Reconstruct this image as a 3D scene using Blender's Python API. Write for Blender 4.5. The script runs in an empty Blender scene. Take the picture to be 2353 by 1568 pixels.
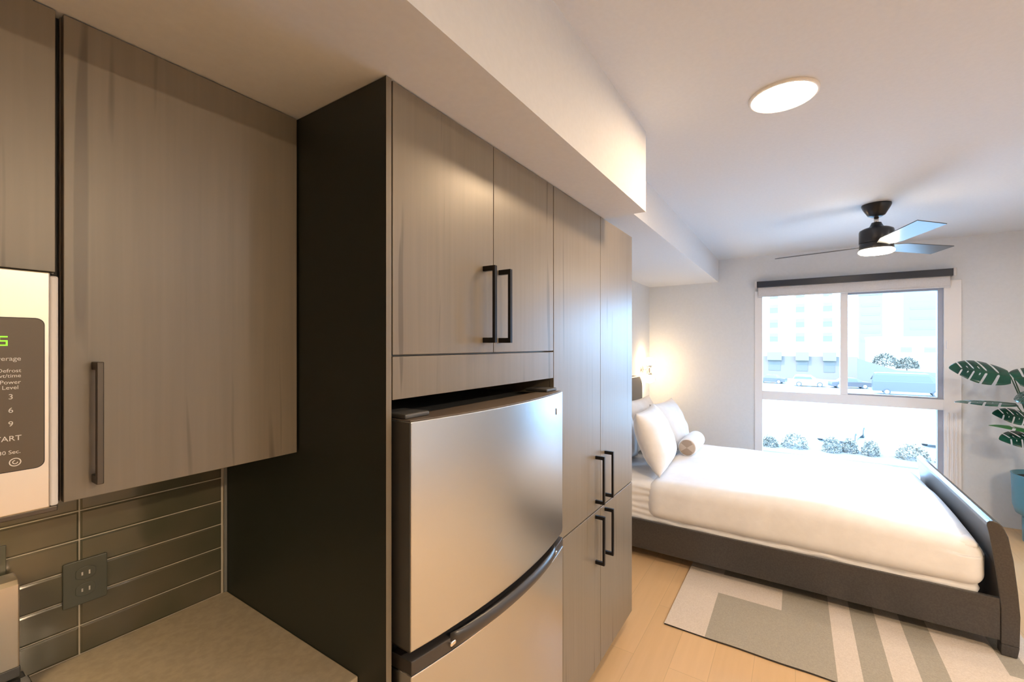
import bpy, bmesh, math, random
from mathutils import Vector, Matrix, noise
random.seed(7)
PI = math.pi
S = bpy.context.scene
COL = S.collection

# ------------------------------------------------------------------ camera, sky, exposure
YAW = math.radians(33.147)
cam_d = bpy.data.cameras.new('camera')
cam = bpy.data.objects.new('camera', cam_d)
COL.objects.link(cam)
cam.location = (0, 0, 1.643)
cam.rotation_euler = (PI / 2, 0, YAW - PI / 2)
cam_d.sensor_width = 36
cam_d.lens = 36 * 997.6 / 2353
cam_d.shift_y = 8 / 2353
cam_d.clip_start = 0.02
cam_d.clip_end = 600
S.camera = cam
vs = S.view_settings
vs.view_transform = 'Standard'
vs.look = 'None'
vs.gamma = 1
vs.use_curve_mapping = False
vs.exposure = 0.0

SKY = 24.0
W = bpy.data.worlds.new('sky')
S.world = W
W.use_nodes = True
bg = W.node_tree.nodes['Background']
bg.inputs[0].default_value = (0.35, 0.63, 1.0, 1)
bg.inputs[1].default_value = SKY
DOWNLIGHT = 170.0      # radiance of the ceiling discs
FANLIGHT = 90.0
ADDED_FILL = 780.0  # warm fill disc added out of view
ADDED_FAR_FILL = 150.0  # neutral fill discs, likewise added out of view
ADDED_HOOD = 110.0  # lamps added under the microwave
SCONCE = 48.0
WARM = (1.0, 0.70, 0.42)

sd = bpy.data.lights.new('sun', 'SUN')
sd.energy = 7
sd.angle = math.radians(0.6)
sd.color = (1.0, 0.80, 0.62)
so_ = bpy.data.objects.new('sun', sd)
COL.objects.link(so_)
so_.rotation_euler = Vector((0.66, -0.32, -0.68)).to_track_quat('-Z', 'Y').to_euler()

# sampling portal over the window opening (a portal gives off no light of its own)
pd = bpy.data.lights.new('window_portal', 'AREA')
pd.shape = 'RECTANGLE'
pd.size = 1.62
pd.size_y = 1.95
pd.cycles.is_portal = True
po = bpy.data.objects.new('window_portal', pd)
COL.objects.link(po)
po.location = (5.93, -0.45, 1.26)
po.rotation_euler = (0, PI / 2, 0)
pd.size, pd.size_y = 1.95, 1.62

# ------------------------------------------------------------------ room dimensions (metres)
XW, YL, YR, XB = 5.69, 1.586, -3.2, -2.4     # window wall, kitchen wall, right wall, back wall
ZC = 2.651                                  # ceiling
ZS, YS, XS = 2.272, 0.594, 2.07             # kitchen soffit underside, edge, end
ZS2, YS2 = 2.385, 0.77                      # second soffit over the bed head
YF, YC = 0.799, 1.160                       # fronts of tall cabinets / wall cabinets
ZT = 0.828                                  # worktop

# ------------------------------------------------------------------ materials
def mat(name, color, rough=0.5, metal=0.0, spec=0.5, emit=None, estr=0, coat=0, sheen=0):
    m = bpy.data.materials.new(name)
    m.use_nodes = True
    p = m.node_tree.nodes['Principled BSDF']
    p.inputs['Base Color'].default_value = (*color, 1)
    p.inputs['Roughness'].default_value = rough
    p.inputs['Metallic'].default_value = metal
    p.inputs['Specular IOR Level'].default_value = spec
    p.inputs['Coat Weight'].default_value = coat
    p.inputs['Sheen Weight'].default_value = sheen
    if emit:
        p.inputs['Emission Color'].default_value = (*emit, 1)
        p.inputs['Emission Strength'].default_value = estr
    return m

def nd(m, typ, **kw):
    n = m.node_tree.nodes.new(typ)
    for k, v in kw.items():
        setattr(n, k, v)
    return n

def lk(m, a, b):
    m.node_tree.links.new(a, b)

def textured(name, c1, c2, scale, rough=0.5, bump=0.0, detail=4, stretch=(1, 1, 1), metal=0, spec=0.5, lo=0.35, hi=0.65, rough2=None, coat=0, sheen=0, bdist=0.004):
    m = mat(name, c1, rough, metal, spec, coat=coat, sheen=sheen)
    p = m.node_tree.nodes['Principled BSDF']
    tc = nd(m, 'ShaderNodeTexCoord')
    mp = nd(m, 'ShaderNodeMapping')
    mp.inputs['Scale'].default_value = stretch
    nz = nd(m, 'ShaderNodeTexNoise')
    nz.inputs['Scale'].default_value = scale
    nz.inputs['Detail'].default_value = detail
    rp = nd(m, 'ShaderNodeValToRGB')
    rp.color_ramp.elements[0].position = lo
    rp.color_ramp.elements[1].position = hi
    rp.color_ramp.elements[0].color = (*c1, 1)
    rp.color_ramp.elements[1].color = (*c2, 1)
    lk(m, tc.outputs['Object'], mp.inputs[0])
    lk(m, mp.outputs[0], nz.inputs['Vector'])
    lk(m, nz.outputs['Fac'], rp.inputs[0])
    lk(m, rp.outputs[0], p.inputs['Base Color'])
    if bump:
        b = nd(m, 'ShaderNodeBump')
        b.inputs['Strength'].default_value = bump
        b.inputs['Distance'].default_value = bdist
        lk(m, nz.outputs['Fac'], b.inputs['Height'])
        lk(m, b.outputs[0], p.inputs['Normal'])
    return m

def wood_laminate():
    """grey-brown laminate, vertical grain with a few dark long pores"""
    m = mat('cabinet_laminate', (0.2, 0.17, 0.14), 0.37, spec=0.75)
    p = m.node_tree.nodes['Principled BSDF']
    tc = nd(m, 'ShaderNodeTexCoord')
    mp = nd(m, 'ShaderNodeMapping')
    mp.inputs['Scale'].default_value = (60, 60, 1.6)
    n1 = nd(m, 'ShaderNodeTexNoise')
    n1.inputs['Scale'].default_value = 1.0
    n1.inputs['Detail'].default_value = 5
    mp2 = nd(m, 'ShaderNodeMapping')
    mp2.inputs['Scale'].default_value = (26, 26, 0.8)
    n2 = nd(m, 'ShaderNodeTexNoise')
    n2.inputs['Scale'].default_value = 1.0
    n2.inputs['Detail'].default_value = 2
    n2.inputs['Distortion'].default_value = 0.6
    rp = nd(m, 'ShaderNodeValToRGB')
    rp.color_ramp.elements[0].position = 0.25
    rp.color_ramp.elements[1].position = 0.75
    rp.color_ramp.elements[0].color = (0.182, 0.154, 0.115, 1)
    rp.color_ramp.elements[1].color = (0.215, 0.182, 0.138, 1)
    r2 = nd(m, 'ShaderNodeValToRGB')
    e = r2.color_ramp.elements
    e[0].position = 0.31
    e[0].color = (0.60, 0.57, 0.54, 1)
    e[1].position = 0.36
    e[1].color = (1, 1, 1, 1)
    mx = nd(m, 'ShaderNodeMixRGB', blend_type='MULTIPLY')
    mx.inputs[0].default_value = 1
    for mm, n in ((mp, n1), (mp2, n2)):
        lk(m, tc.outputs['Object'], mm.inputs[0])
        lk(m, mm.outputs[0], n.inputs['Vector'])
    lk(m, n1.outputs['Fac'], rp.inputs[0])
    lk(m, n2.outputs['Fac'], r2.inputs[0])
    lk(m, rp.outputs[0], mx.inputs[1])
    lk(m, r2.outputs[0], mx.inputs[2])
    lk(m, mx.outputs[0], p.inputs['Base Color'])
    b = nd(m, 'ShaderNodeBump')
    b.inputs['Strength'].default_value = 0.25
    b.inputs['Distance'].default_value = 0.002
    lk(m, mx.outputs[0], b.inputs['Height'])
    lk(m, b.outputs[0], p.inputs['Normal'])
    return m

def steel(name, col, rough, stretch=(2, 2, 220)):
    m = mat(name, col, rough, 1.0)
    p = m.node_tree.nodes['Principled BSDF']
    tc = nd(m, 'ShaderNodeTexCoord')
    mp = nd(m, 'ShaderNodeMapping')
    mp.inputs['Scale'].default_value = stretch
    n = nd(m, 'ShaderNodeTexNoise')
    n.inputs['Scale'].default_value = 2
    n.inputs['Detail'].default_value = 3
    mr = nd(m, 'ShaderNodeMapRange')
    mr.inputs['To Min'].default_value = rough - 0.015
    mr.inputs['To Max'].default_value = rough + 0.015
    lk(m, tc.outputs['Object'], mp.inputs[0])
    lk(m, mp.outputs[0], n.inputs['Vector'])
    lk(m, n.outputs['Fac'], mr.inputs[0])
    lk(m, mr.outputs[0], p.inputs['Roughness'])
    p.inputs['Anisotropic'].default_value = 0.4
    return m

def floor_mat():
    m = mat('oak_floor', (0.6, 0.4, 0.22), 0.30)
    p = m.node_tree.nodes['Principled BSDF']
    tc = nd(m, 'ShaderNodeTexCoord')
    br = nd(m, 'ShaderNodeTexBrick')
    br.offset = 0.37
    br.inputs['Color1'].default_value = (0.68, 0.46, 0.25, 1)
    br.inputs['Color2'].default_value = (0.73, 0.50, 0.28, 1)
    br.inputs['Mortar'].default_value = (0.52, 0.36, 0.20, 1)
    br.inputs['Scale'].default_value = 1
    br.inputs['Mortar Size'].default_value = 0.0012
    br.inputs['Brick Width'].default_value = 1.4
    br.inputs['Row Height'].default_value = 0.18
    mp = nd(m, 'ShaderNodeMapping')
    mp.inputs['Scale'].default_value = (2, 30, 1)
    n = nd(m, 'ShaderNodeTexNoise')
    n.inputs['Scale'].default_value = 1
    n.inputs['Detail'].default_value = 4
    rp = nd(m, 'ShaderNodeValToRGB')
    rp.color_ramp.elements[0].color = (0.86, 0.84, 0.80, 1)
    rp.color_ramp.elements[1].color = (1, 1, 1, 1)
    mx = nd(m, 'ShaderNodeMixRGB', blend_type='MULTIPLY')
    mx.inputs[0].default_value = 1
    lk(m, tc.outputs['Object'], br.inputs['Vector'])
    lk(m, tc.outputs['Object'], mp.inputs[0])
    lk(m, mp.outputs[0], n.inputs['Vector'])
    lk(m, n.outputs['Fac'], rp.inputs[0])
    lk(m, br.outputs['Color'], mx.inputs[1])
    lk(m, rp.outputs[0], mx.inputs[2])
    lk(m, mx.outputs[0], p.inputs['Base Color'])
    return m

def glass_pane():
    m = bpy.data.materials.new('window_glass')
    m.use_nodes = True
    nt = m.node_tree
    nt.nodes.clear()
    o = nd(m, 'ShaderNodeOutputMaterial')
    t = nd(m, 'ShaderNodeBsdfTransparent')
    t.inputs[0].default_value = (0.96, 0.985, 0.99, 1)
    g = nd(m, 'ShaderNodeBsdfGlossy')
    g.inputs['Roughness'].default_value = 0.02
    f = nd(m, 'ShaderNodeFresnel')
    f.inputs[0].default_value = 1.35
    mx = nd(m, 'ShaderNodeMixShader')
    lk(m, f.outputs[0], mx.inputs[0])
    lk(m, t.outputs[0], mx.inputs[1])
    lk(m, g.outputs[0], mx.inputs[2])
    lk(m, mx.outputs[0], o.inputs[0])
    return m

M = dict(
    wall=textured('wall_paint', (0.67, 0.71, 0.76), (0.69, 0.73, 0.78), 40, 0.75, bump=0.03),
    wallback=mat('dark_light_absorber', (0.10, 0.095, 0.09), 0.8),  # unseen back wall coloured dark so less light reaches the side panel
    ceil=textured('ceiling_paint', (0.67, 0.70, 0.74), (0.69, 0.72, 0.76), 60, 0.8, bump=0.03),
    floor=floor_mat(),
    cab=wood_laminate(),
    shaded_endpanel=mat('shade_darkened_panel', (0.018, 0.024, 0.019), 0.45),  # shade of the unlit side put into the colour, darker than the laminate
    cabin=mat('cabinet_shadow_gap', (0.012, 0.012, 0.012), 0.6),
    handle=mat('handle_black_metal', (0.02, 0.02, 0.022), 0.30, 0.6),
    handle_b=mat('lit_handle_brown_metal', (0.10, 0.085, 0.07), 0.38, 0.7),  # lit look of one handle put into the colour; also the brown microwave underside
    quartz=textured('worktop_quartz', (0.44, 0.38, 0.29), (0.50, 0.43, 0.33), 55, 0.16, detail=6),
    tile=textured('glazed_tile', (0.075, 0.076, 0.050), (0.115, 0.10, 0.068), 5, 0.12, bump=0.35, detail=2, bdist=0.012),
    grout=mat('grout', (0.62, 0.56, 0.45), 0.9),
    caulk=mat('caulk', (0.20, 0.20, 0.19), 0.6),
    steel=steel('brushed_steel', (0.57, 0.60, 0.63), 0.30),
    steelside=mat('grey_side_metal', (0.10, 0.10, 0.10), 0.45, 0.3),
    steelmw=steel('microwave_steel', (0.80, 0.72, 0.62), 0.36, (220, 2, 2)),
    plastic=mat('charcoal_plastic', (0.045, 0.042, 0.042), 0.32),
    fridgetop=mat('reflection_tinted_plastic', (0.15, 0.12, 0.095), 0.35),  # brown of the reflections on the cap put into its base colour
    chrome=mat('chrome', (0.85, 0.85, 0.86), 0.12, 1.0),
    blackglass=mat('black_glass', (0.06, 0.05, 0.04), 0.22),
    blackpl=mat('black_plastic', (0.015, 0.015, 0.015), 0.4),
    white_print=mat('white_print', (0.85, 0.83, 0.8), 0.6),
    green=mat('green_display', (0.1, 0.5, 0.05), 0.5, emit=(0.35, 1.0, 0.03), estr=1.2),
    plate=mat('olive_plate', (0.065, 0.068, 0.05), 0.35),
    slot=mat('slot_metal', (0.55, 0.52, 0.48), 0.3, 0.8),
    white=mat('white_vinyl', (0.80, 0.80, 0.82), 0.4),
    glass=glass_pane(),
    gasket=mat('grey_gasket', (0.36, 0.40, 0.50), 0.5),
    shade=textured('shade_fabric', (0.66, 0.66, 0.68), (0.70, 0.70, 0.72), 90, 0.9),
    cass=mat('cassette_navy', (0.022, 0.030, 0.045), 0.35),
    capgrey=mat('end_cap_grey', (0.55, 0.53, 0.52), 0.4),
    bedfab=textured('bed_faux_leather', (0.050, 0.046, 0.045), (0.062, 0.057, 0.055), 120, 0.27, bump=0.08),
    linen=textured('white_linen', (0.84, 0.83, 0.83), (0.88, 0.87, 0.87), 14, 0.85, bump=0.25, detail=5, sheen=0.2, bdist=0.006),
    tan=mat('tan_fabric', (0.36, 0.27, 0.20), 0.85),
    tan2=mat('light_tan_fabric', (0.52, 0.42, 0.33), 0.85),
    rugc=textured('rug_cream', (0.60, 0.52, 0.44), (0.68, 0.60, 0.52), 160, 0.95, bump=0.3),
    rugg=textured('rug_grey', (0.33, 0.30, 0.245), (0.39, 0.355, 0.29), 160, 0.95, bump=0.3),
    rugb=mat('rug_dark_binding', (0.05, 0.045, 0.04), 0.9),
    fan=mat('fan_dark_metal', (0.035, 0.037, 0.042), 0.28, 0.5),
    blade=mat('fan_blade_grey', (0.07, 0.08, 0.09), 0.35),
    nickel=mat('nickel', (0.6, 0.55, 0.5), 0.25, 1.0),
    trimwhite=mat('light_trim_white', (0.85, 0.84, 0.83), 0.5),
    disc=mat('downlight_disc', (1, 1, 1), 0.5, emit=WARM, estr=DOWNLIGHT),
    fill_warm=mat('added_warm_fill_disc', (1, 1, 1), 0.5, emit=(1.0, 0.74, 0.47), estr=ADDED_FILL),
    fill_neutral=mat('added_neutral_fill_disc', (1, 1, 1), 0.5, emit=(1.0, 0.95, 0.90), estr=ADDED_FAR_FILL),
    fandisc=mat('fan_light_disc', (1, 1, 1), 0.5, emit=(1.0, 0.78, 0.55), estr=FANLIGHT),
    globe=mat('sconce_globe', (1, 1, 1), 0.4, emit=(1.0, 0.66, 0.34), estr=SCONCE),
    leaf=textured('monstera_leaf', (0.006, 0.050, 0.040), (0.012, 0.085, 0.055), 9, 0.22),
    leaf2=textured('monstera_leaf_bright', (0.02, 0.13, 0.035), (0.04, 0.20, 0.05), 9, 0.28),
    stem=mat('plant_stem', (0.03, 0.08, 0.05), 0.4),
    pot=mat('teal_ceramic', (0.09, 0.28, 0.38), 0.30),
    soil=mat('soil', (0.03, 0.022, 0.015), 0.9),
    hotel=mat('hotel_stucco', (0.62, 0.62, 0.60), 0.9),
    hotelbase=mat('hotel_base_stone', (0.125, 0.095, 0.078), 0.9),
    hwin=mat('hotel_window', (0.080, 0.066, 0.060), 0.4),
    awning=mat('pale_awning', (0.115, 0.108, 0.085), 0.8),
    tower=mat('tower_cladding', (0.118, 0.100, 0.084), 0.8),
    conc=mat('concrete', (0.095, 0.08, 0.07), 0.9),
    asphalt=mat('asphalt', (0.30, 0.31, 0.31), 0.95),
    carwhite=mat('car_white', (0.6, 0.6, 0.6), 0.3),
    cardark=mat('car_dark', (0.055, 0.046, 0.046), 0.3),
    carblue=mat('van_blue_grey', (0.052, 0.048, 0.055), 0.3),
    carglass=mat('car_glass', (0.04, 0.035, 0.035), 0.2),
    tyre=mat('tyre', (0.04, 0.04, 0.04), 0.8),
    shrub=textured('shrub_leaves', (0.085, 0.075, 0.055), (0.15, 0.125, 0.09), 4, 0.8),
    bark=mat('bark', (0.10, 0.08, 0.07), 0.9),
    grass=mat('planting_bed', (0.10, 0.085, 0.075), 0.95),
    oven=mat('cooktop_glass', (0.012, 0.012, 0.012), 0.10),
)

# ------------------------------------------------------------------ helpers
def build(name, bm, m, parent=None, smooth=False, bevel=0, segs=2, loc=None):
    me = bpy.data.meshes.new(name)
    bmesh.ops.recalc_face_normals(bm, faces=bm.faces)
    bm.to_mesh(me)
    bm.free()
    for x in (m if isinstance(m, (list, tuple)) else [m]):
        me.materials.append(x)
    if smooth:
        for p in me.polygons:
            p.use_smooth = True
    o = bpy.data.objects.new(name, me)
    COL.objects.link(o)
    if parent is not None:
        o.parent = parent
        pw = root_loc(parent)
        o.location = Vector((0, 0, 0)) - pw
    if bevel:
        b = o.modifiers.new('bevel', 'BEVEL')
        b.width = bevel
        b.segments = segs
        b.limit_method = 'ANGLE'
        b.angle_limit = math.radians(50)
        b.harden_normals = False
    return o

def root_loc(o):
    """world offset of an object whose ancestors are only translated"""
    v = Vector((0, 0, 0))
    while o is not None:
        v += Vector(o.location)
        o = o.parent
    return v

def thing(name, label, cat, loc=(0, 0, 0), group=None):
    o = bpy.data.objects.new(name, None)
    COL.objects.link(o)
    o.location = loc
    o.empty_display_size = 0.1
    o['label'] = label
    o['category'] = cat
    if group:
        o['group'] = group
    return o

def tag(o, label, cat, group=None, kind=None):
    o['label'] = label
    o['category'] = cat
    if group:
        o['group'] = group
    if kind:
        o['kind'] = kind
    return o

def struct(o):
    o['kind'] = 'structure'
    return o

def bx(bm, x0, x1, y0, y1, z0, z1, mi=0):
    vs_ = [bm.verts.new(p) for p in ((x0, y0, z0), (x1, y0, z0), (x1, y1, z0), (x0, y1, z0), (x0, y0, z1), (x1, y0, z1), (x1, y1, z1), (x0, y1, z1))]
    for f in ((0, 3, 2, 1), (4, 5, 6, 7), (0, 1, 5, 4), (1, 2, 6, 5), (2, 3, 7, 6), (3, 0, 4, 7)):
        bm.faces.new([vs_[i] for i in f]).material_index = mi

def box(name, x0, x1, y0, y1, z0, z1, m, parent=None, bevel=0):
    bm = bmesh.new()
    bx(bm, x0, x1, y0, y1, z0, z1)
    return build(name, bm, m, parent, bevel=bevel)

def prism(bm, pts, axis, a, b, mi=0):
    """extrude a 2D outline along an axis: 'x' -> (y,z), 'y' -> (x,z), 'z' -> (x,y)"""
    def P(p, t):
        return {'x': (t, p[0], p[1]), 'y': (p[0], t, p[1]), 'z': (p[0], p[1], t)}[axis]
    A = [bm.verts.new(P(p, a)) for p in pts]
    B = [bm.verts.new(P(p, b)) for p in pts]
    n = len(pts)
    bm.faces.new(A).material_index = mi
    bm.faces.new(B[::-1]).material_index = mi
    for i in range(n):
        bm.faces.new((A[i], A[(i + 1) % n], B[(i + 1) % n], B[i])).material_index = mi

def lathe(bm, prof, c, n=40, axis='z', mi=0):
    """prof: list of (r, h); closed with fans where r == 0"""
    rings = []
    for r, h in prof:
        if r < 1e-6:
            p = (c[0], c[1], c[2] + h) if axis == 'z' else ((c[0] + h, c[1], c[2]) if axis == 'x' else (c[0], c[1] + h, c[2]))
            rings.append([bm.verts.new(p)])
            continue
        ring = []
        for k in range(n):
            a = 2 * PI * k / n
            u, v = r * math.cos(a), r * math.sin(a)
            p = (c[0] + u, c[1] + v, c[2] + h) if axis == 'z' else ((c[0] + h, c[1] + u, c[2] + v) if axis == 'x' else (c[0] + u, c[1] + h, c[2] + v))
            ring.append(bm.verts.new(p))
        rings.append(ring)
    for a, b in zip(rings, rings[1:]):
        for k in range(n):
            k2 = (k + 1) % n
            if len(a) == 1 and len(b) == 1:
                continue
            if len(a) == 1:
                f = (a[0], b[k], b[k2])
            elif len(b) == 1:
                f = (a[k], a[k2], b[0])
            else:
                f = (a[k], a[k2], b[k2], b[k])
            bm.faces.new(f).material_index = mi

def tube(bm, pts, r, n=10, r_end=None):
    pts = [Vector(p) for p in pts]
    rings = []
    up = Vector((0.13, 0.21, 0.97))
    for i, p in enumerate(pts):
        t = (pts[min(i + 1, len(pts) - 1)] - pts[max(i - 1, 0)]).normalized()
        s = t.cross(up)
        if s.length < 1e-3:
            s = t.cross(Vector((1, 0, 0)))
        s.normalize()
        q = s.cross(t)
        rr = r if r_end is None else r + (r_end - r) * i / (len(pts) - 1)
        rings.append([bm.verts.new(p + s * rr * math.cos(2 * PI * k / n) + q * rr * math.sin(2 * PI * k / n)) for k in range(n)])
    for a, b in zip(rings, rings[1:]):
        for k in range(n):
            bm.faces.new((a[k], a[(k + 1) % n], b[(k + 1) % n], b[k]))
    bm.faces.new(rings[0][::-1])
    bm.faces.new(rings[-1])

def rounded_box(bm, x0, x1, y0, y1, z0, z1, r, n=24, fn=None):
    """subdivided box with all edges rounded by r; fn(p, normal) -> displaced p"""
    c = Vector(((x0 + x1) / 2, (y0 + y1) / 2, (z0 + z1) / 2))
    h = Vector(((x1 - x0) / 2, (y1 - y0) / 2, (z1 - z0) / 2))
    inner = Vector([max(h[i] - r, 1e-4) for i in range(3)])
    tmp = bmesh.ops.create_grid
    cache = {}
    def vert(i, j, k, nx, ny, nz):
        key = (i, j, k)
        if key in cache:
            return cache[key]
        def warp(q, N, H):
            t = -1 + 2 * q / N
            return t * H
        p = Vector((warp(i, nx, h.x), warp(j, ny, h.y), warp(k, nz, h.z)))
        q = Vector([max(-inner[a], min(inner[a], p[a])) for a in range(3)])
        d = p - q
        if d.length > 1e-7:
            nrm = d.normalized()
            p = q + nrm * r
        else:
            nrm = Vector((0, 0, 1))
        if fn:
            p = fn(p + c, nrm)
        else:
            p = p + c
        cache[key] = bm.verts.new(p)
        return cache[key]
    if isinstance(n, int):
        n = (n, n, n)
    nx, ny, nz = n
    def quad(a, b, c_, d):
        bm.faces.new((vert(*a, nx, ny, nz), vert(*b, nx, ny, nz), vert(*c_, nx, ny, nz), vert(*d, nx, ny, nz)))
    for i in range(nx):
        for j in range(ny):
            for k in (0, nz):
                quad((i, j, k), (i + 1, j, k), (i + 1, j + 1, k), (i, j + 1, k))
    for i in range(nx):
        for k in range(nz):
            for j in (0, ny):
                quad((i, j, k), (i + 1, j, k), (i + 1, j, k + 1), (i, j, k + 1))
    for j in range(ny):
        for k in range(nz):
            for i in (0, nx):
                quad((i, j, k), (i, j + 1, k), (i, j + 1, k + 1), (i, j, k + 1))

def bar_handle(name, x, yface, z0, z1, m, parent, w=0.012, out=0.042, t=0.010):
    """square U-shaped pull fixed to a face that looks towards -y"""
    bm = bmesh.new()
    pts = [(yface, z0), (yface - out, z0), (yface - out, z1), (yface, z1), (yface, z1 - t * 1.6), (yface - out + t, z1 - t * 1.6), (yface - out + t, z0 + t * 1.6), (yface, z0 + t * 1.6)]
    prism(bm, pts, 'x', x - w / 2, x + w / 2)
    return build(name, bm, m, parent, bevel=0.0015)

def text_part(name, txt, size, loc, m, parent, align='LEFT', rot=(PI / 2, 0, 0), depth=0.0004, bold=0.0):
    cu = bpy.data.curves.new(name, 'FONT')
    cu.body = txt
    cu.size = size
    cu.extrude = depth
    cu.offset = bold
    cu.align_x = align
    cu.align_y = 'CENTER'
    o = bpy.data.objects.new(name, cu)
    COL.objects.link(o)
    cu.materials.append(m)
    bpy.context.view_layer.update()
    me = bpy.data.meshes.new_from_object(o)
    bpy.data.objects.remove(o)
    o = bpy.data.objects.new(name, me)
    COL.objects.link(o)
    o.parent = parent
    o.location = Vector(loc) - root_loc(parent)
    o.rotation_euler = rot
    return o

# ------------------------------------------------------------------ room shell
T = 0.2
struct(box('floor', XB - T, XW + T, YR - T, YL + T, -0.15, 0, M['floor']))
struct(box('ceiling', XB - T, XW + T, YR - T, YL + T, ZC, ZC + 0.15, M['ceil']))
struct(box('ceiling_soffit', XB, XS, YS, YL, ZS, ZC + 0.01, M['ceil']))
struct(box('ceiling_soffit_bedroom', XS, XW, YS2, YL, ZS2, ZC + 0.01, M['ceil']))
struct(box('wall_left', XB - T, XW + T, YL, YL + T, 0, ZC, M['wall']))
struct(box('wall_right', XB - T, XW + T, YR - T, YR, 0, ZC, M['wall']))
struct(box('wall_back', XB - T, XB, YR, YL, 0, ZC, M['wallback']))
WY0, WY1, WZ0, WZ1 = -1.265, 0.36, 0.30, 2.25
bm = bmesh.new()
bx(bm, XW, XW + T, YR, WY0, 0, ZC)
bx(bm, XW, XW + T, WY1, YL, 0, ZC)
bx(bm, XW, XW + T, WY0, WY1, 0, WZ0)
bx(bm, XW, XW + T, WY0, WY1, WZ1, ZC)
struct(build('wall_far', bm, M['wall']))

# window: frame, mullion, transom, sashes, panes
win = bpy.data.objects.new('window_1', None)
COL.objects.link(win)
win.location = (XW, (WY0 + WY1) / 2, WZ0)
struct(win)
bm = bmesh.new()
xf0, xf1 = XW - 0.018, XW + 0.09
bx(bm, xf0, xf1, WY1 - 0.045, WY1 + 0.03, WZ0 - 0.02, WZ1)       # left jamb
bx(bm, xf0, xf1, WY0 - 0.03, -1.175, WZ0 - 0.02, WZ1)            # right jamb
bx(bm, xf0, xf1, -1.175, WY1 - 0.045, 1.020, 1.120)              # transom
bx(bm, xf0, xf1, -1.175, WY1 - 0.045, WZ0 - 0.02, WZ0 + 0.04)    # bottom rail
bx(bm, xf0, xf1, -1.175, WY1 - 0.045, 2.20, WZ1)
bx(bm, xf0 + 0.006, xf1, -0.455, -0.392, 1.120, 2.20)            # mullion
build('window_frame', bm, M['white'], win, bevel=0.003)
for k, yy in enumerate((-1.205, -1.235, -1.262)):
    box('window_bead', xf0 - 0.007, xf0 + 0.002, yy - 0.006, yy + 0.006, WZ0 - 0.02, 1.0, M['white'], win, bevel=0.002)
bm = bmesh.new()
bx(bm, xf0 + 0.02, xf1 - 0.03, -1.175, -1.135, 1.120, 2.20)
bx(bm, xf0 + 0.02, xf1 - 0.03, -1.135, -0.455, 1.120, 1.136)
bx(bm, xf0 + 0.02, xf1 - 0.03, -1.135, -0.455, 2.16, 2.20)
build('sliding_sash', bm, M['gasket'], win, bevel=0.002)
box('lower_jamb_gasket', xf0 + 0.02, xf1 - 0.03, -1.175, -1.135, WZ0 + 0.04, 1.02, M['gasket'], win)
box('sash_latch', xf0 - 0.012, xf0, -1.20, -1.19, 1.60, 1.68, M['white'], win, bevel=0.002)
for a, b, c, d in ((-0.392, 0.315, 1.12, 2.20), (-1.135, -0.455, 1.136, 2.16), (-1.135, 0.315, 0.34, 1.02)):
    box('window_pane', XW + 0.040, XW + 0.046, a, b, c, d, M['glass'], win)

# roller shade over the window
sh = thing('roller_shade', 'dark cassette roller shade mounted along the top of the window', 'roller shade', (5.65, -0.43, 2.28))
bm = bmesh.new()
prism(bm, [(5.605, 2.284), (5.60, 2.346), (5.612, 2.352), (XW - 0.001, 2.352), (XW - 0.001, 2.284)], 'y', -1.225, 0.365)
build('cassette', bm, M['cass'], sh, bevel=0.003)
for y0, y1 in ((-1.247, -1.225), (0.365, 0.387)):
    box('end_cap', 5.598, XW - 0.001, y0, y1, 2.280, 2.355, M['capgrey'], sh, bevel=0.004)
bm = bmesh.new()
bx(bm, 5.652, 5.655, -1.215, 0.355, 2.19, 2.286)
bx(bm, 5.647, 5.660, -1.215, 0.355, 2.178, 2.192)
o = build('shade_fabric', bm, M['shade'], sh, bevel=0.001)
o['label'] = 'pale fabric strip hanging below the cassette'

# ------------------------------------------------------------------ tiled backsplash
bm = bmesh.new()
bx(bm, XB + 0.01, 0.687, YL - 0.006, YL - 0.0005, 0.80, 1.39, 1)
TH, TW, G = 0.0757, 0.338, 0.0035
zr = 0.8265
rows = []
for r in range(8):
    z0, z1 = zr + r * TH + G / 2, zr + (r + 1) * TH - G / 2
    z1 = min(z1, 1.39)
    if z1 - z0 < 0.01:
        continue
    for c in range(-7, 1):
        x0, x1 = 0.334 + c * TW + G / 2, 0.334 + (c + 1) * TW - G / 2
        # a slightly cushioned tile
        q = 0.004
        vs_ = []
        for (u, v, w) in ((x0, z0, 0), (x1, z0, 0), (x1, z1, 0), (x0, z1, 0), (x0 + q, z0 + q, 1), (x1 - q, z0 + q, 1), (x1 - q, z1 - q, 1), (x0 + q, z1 - q, 1)):
            vs_.append(bm.verts.new((u, YL - 0.006 - (0.0045 if w else 0.0028), v)))
        base = [bm.verts.new((vs_[i].co.x, YL - 0.006, vs_[i].co.z)) for i in range(4)]
        for f in ((4, 5, 6, 7), (0, 1, 5, 4), (1, 2, 6, 5), (2, 3, 7, 6), (3, 0, 4, 7)):
            bm.faces.new([vs_[i] for i in f]).material_index = 0
        for i in range(4):
            bm.faces.new((vs_[i], vs_[(i + 1) % 4], base[(i + 1) % 4], base[i])).material_index = 0
struct(build('wall_backsplash', bm, [M['tile'], M['grout']]))
struct(box('trim_1', 0.677, 0.6865, YL - 0.016, YL - 0.0105, ZT, 1.338, M['caulk'], bevel=0.002))

# ------------------------------------------------------------------ cabinets
def door(parent, x0, x1, z0, z1, yface, t=0.019, m=None):
    return box('door', x0 + 0.0013, x1 - 0.0013, yface, yface + t, z0 + 0.0013, z1 - 0.0013, m or M['cab'], parent, bevel=0.0012)

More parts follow.
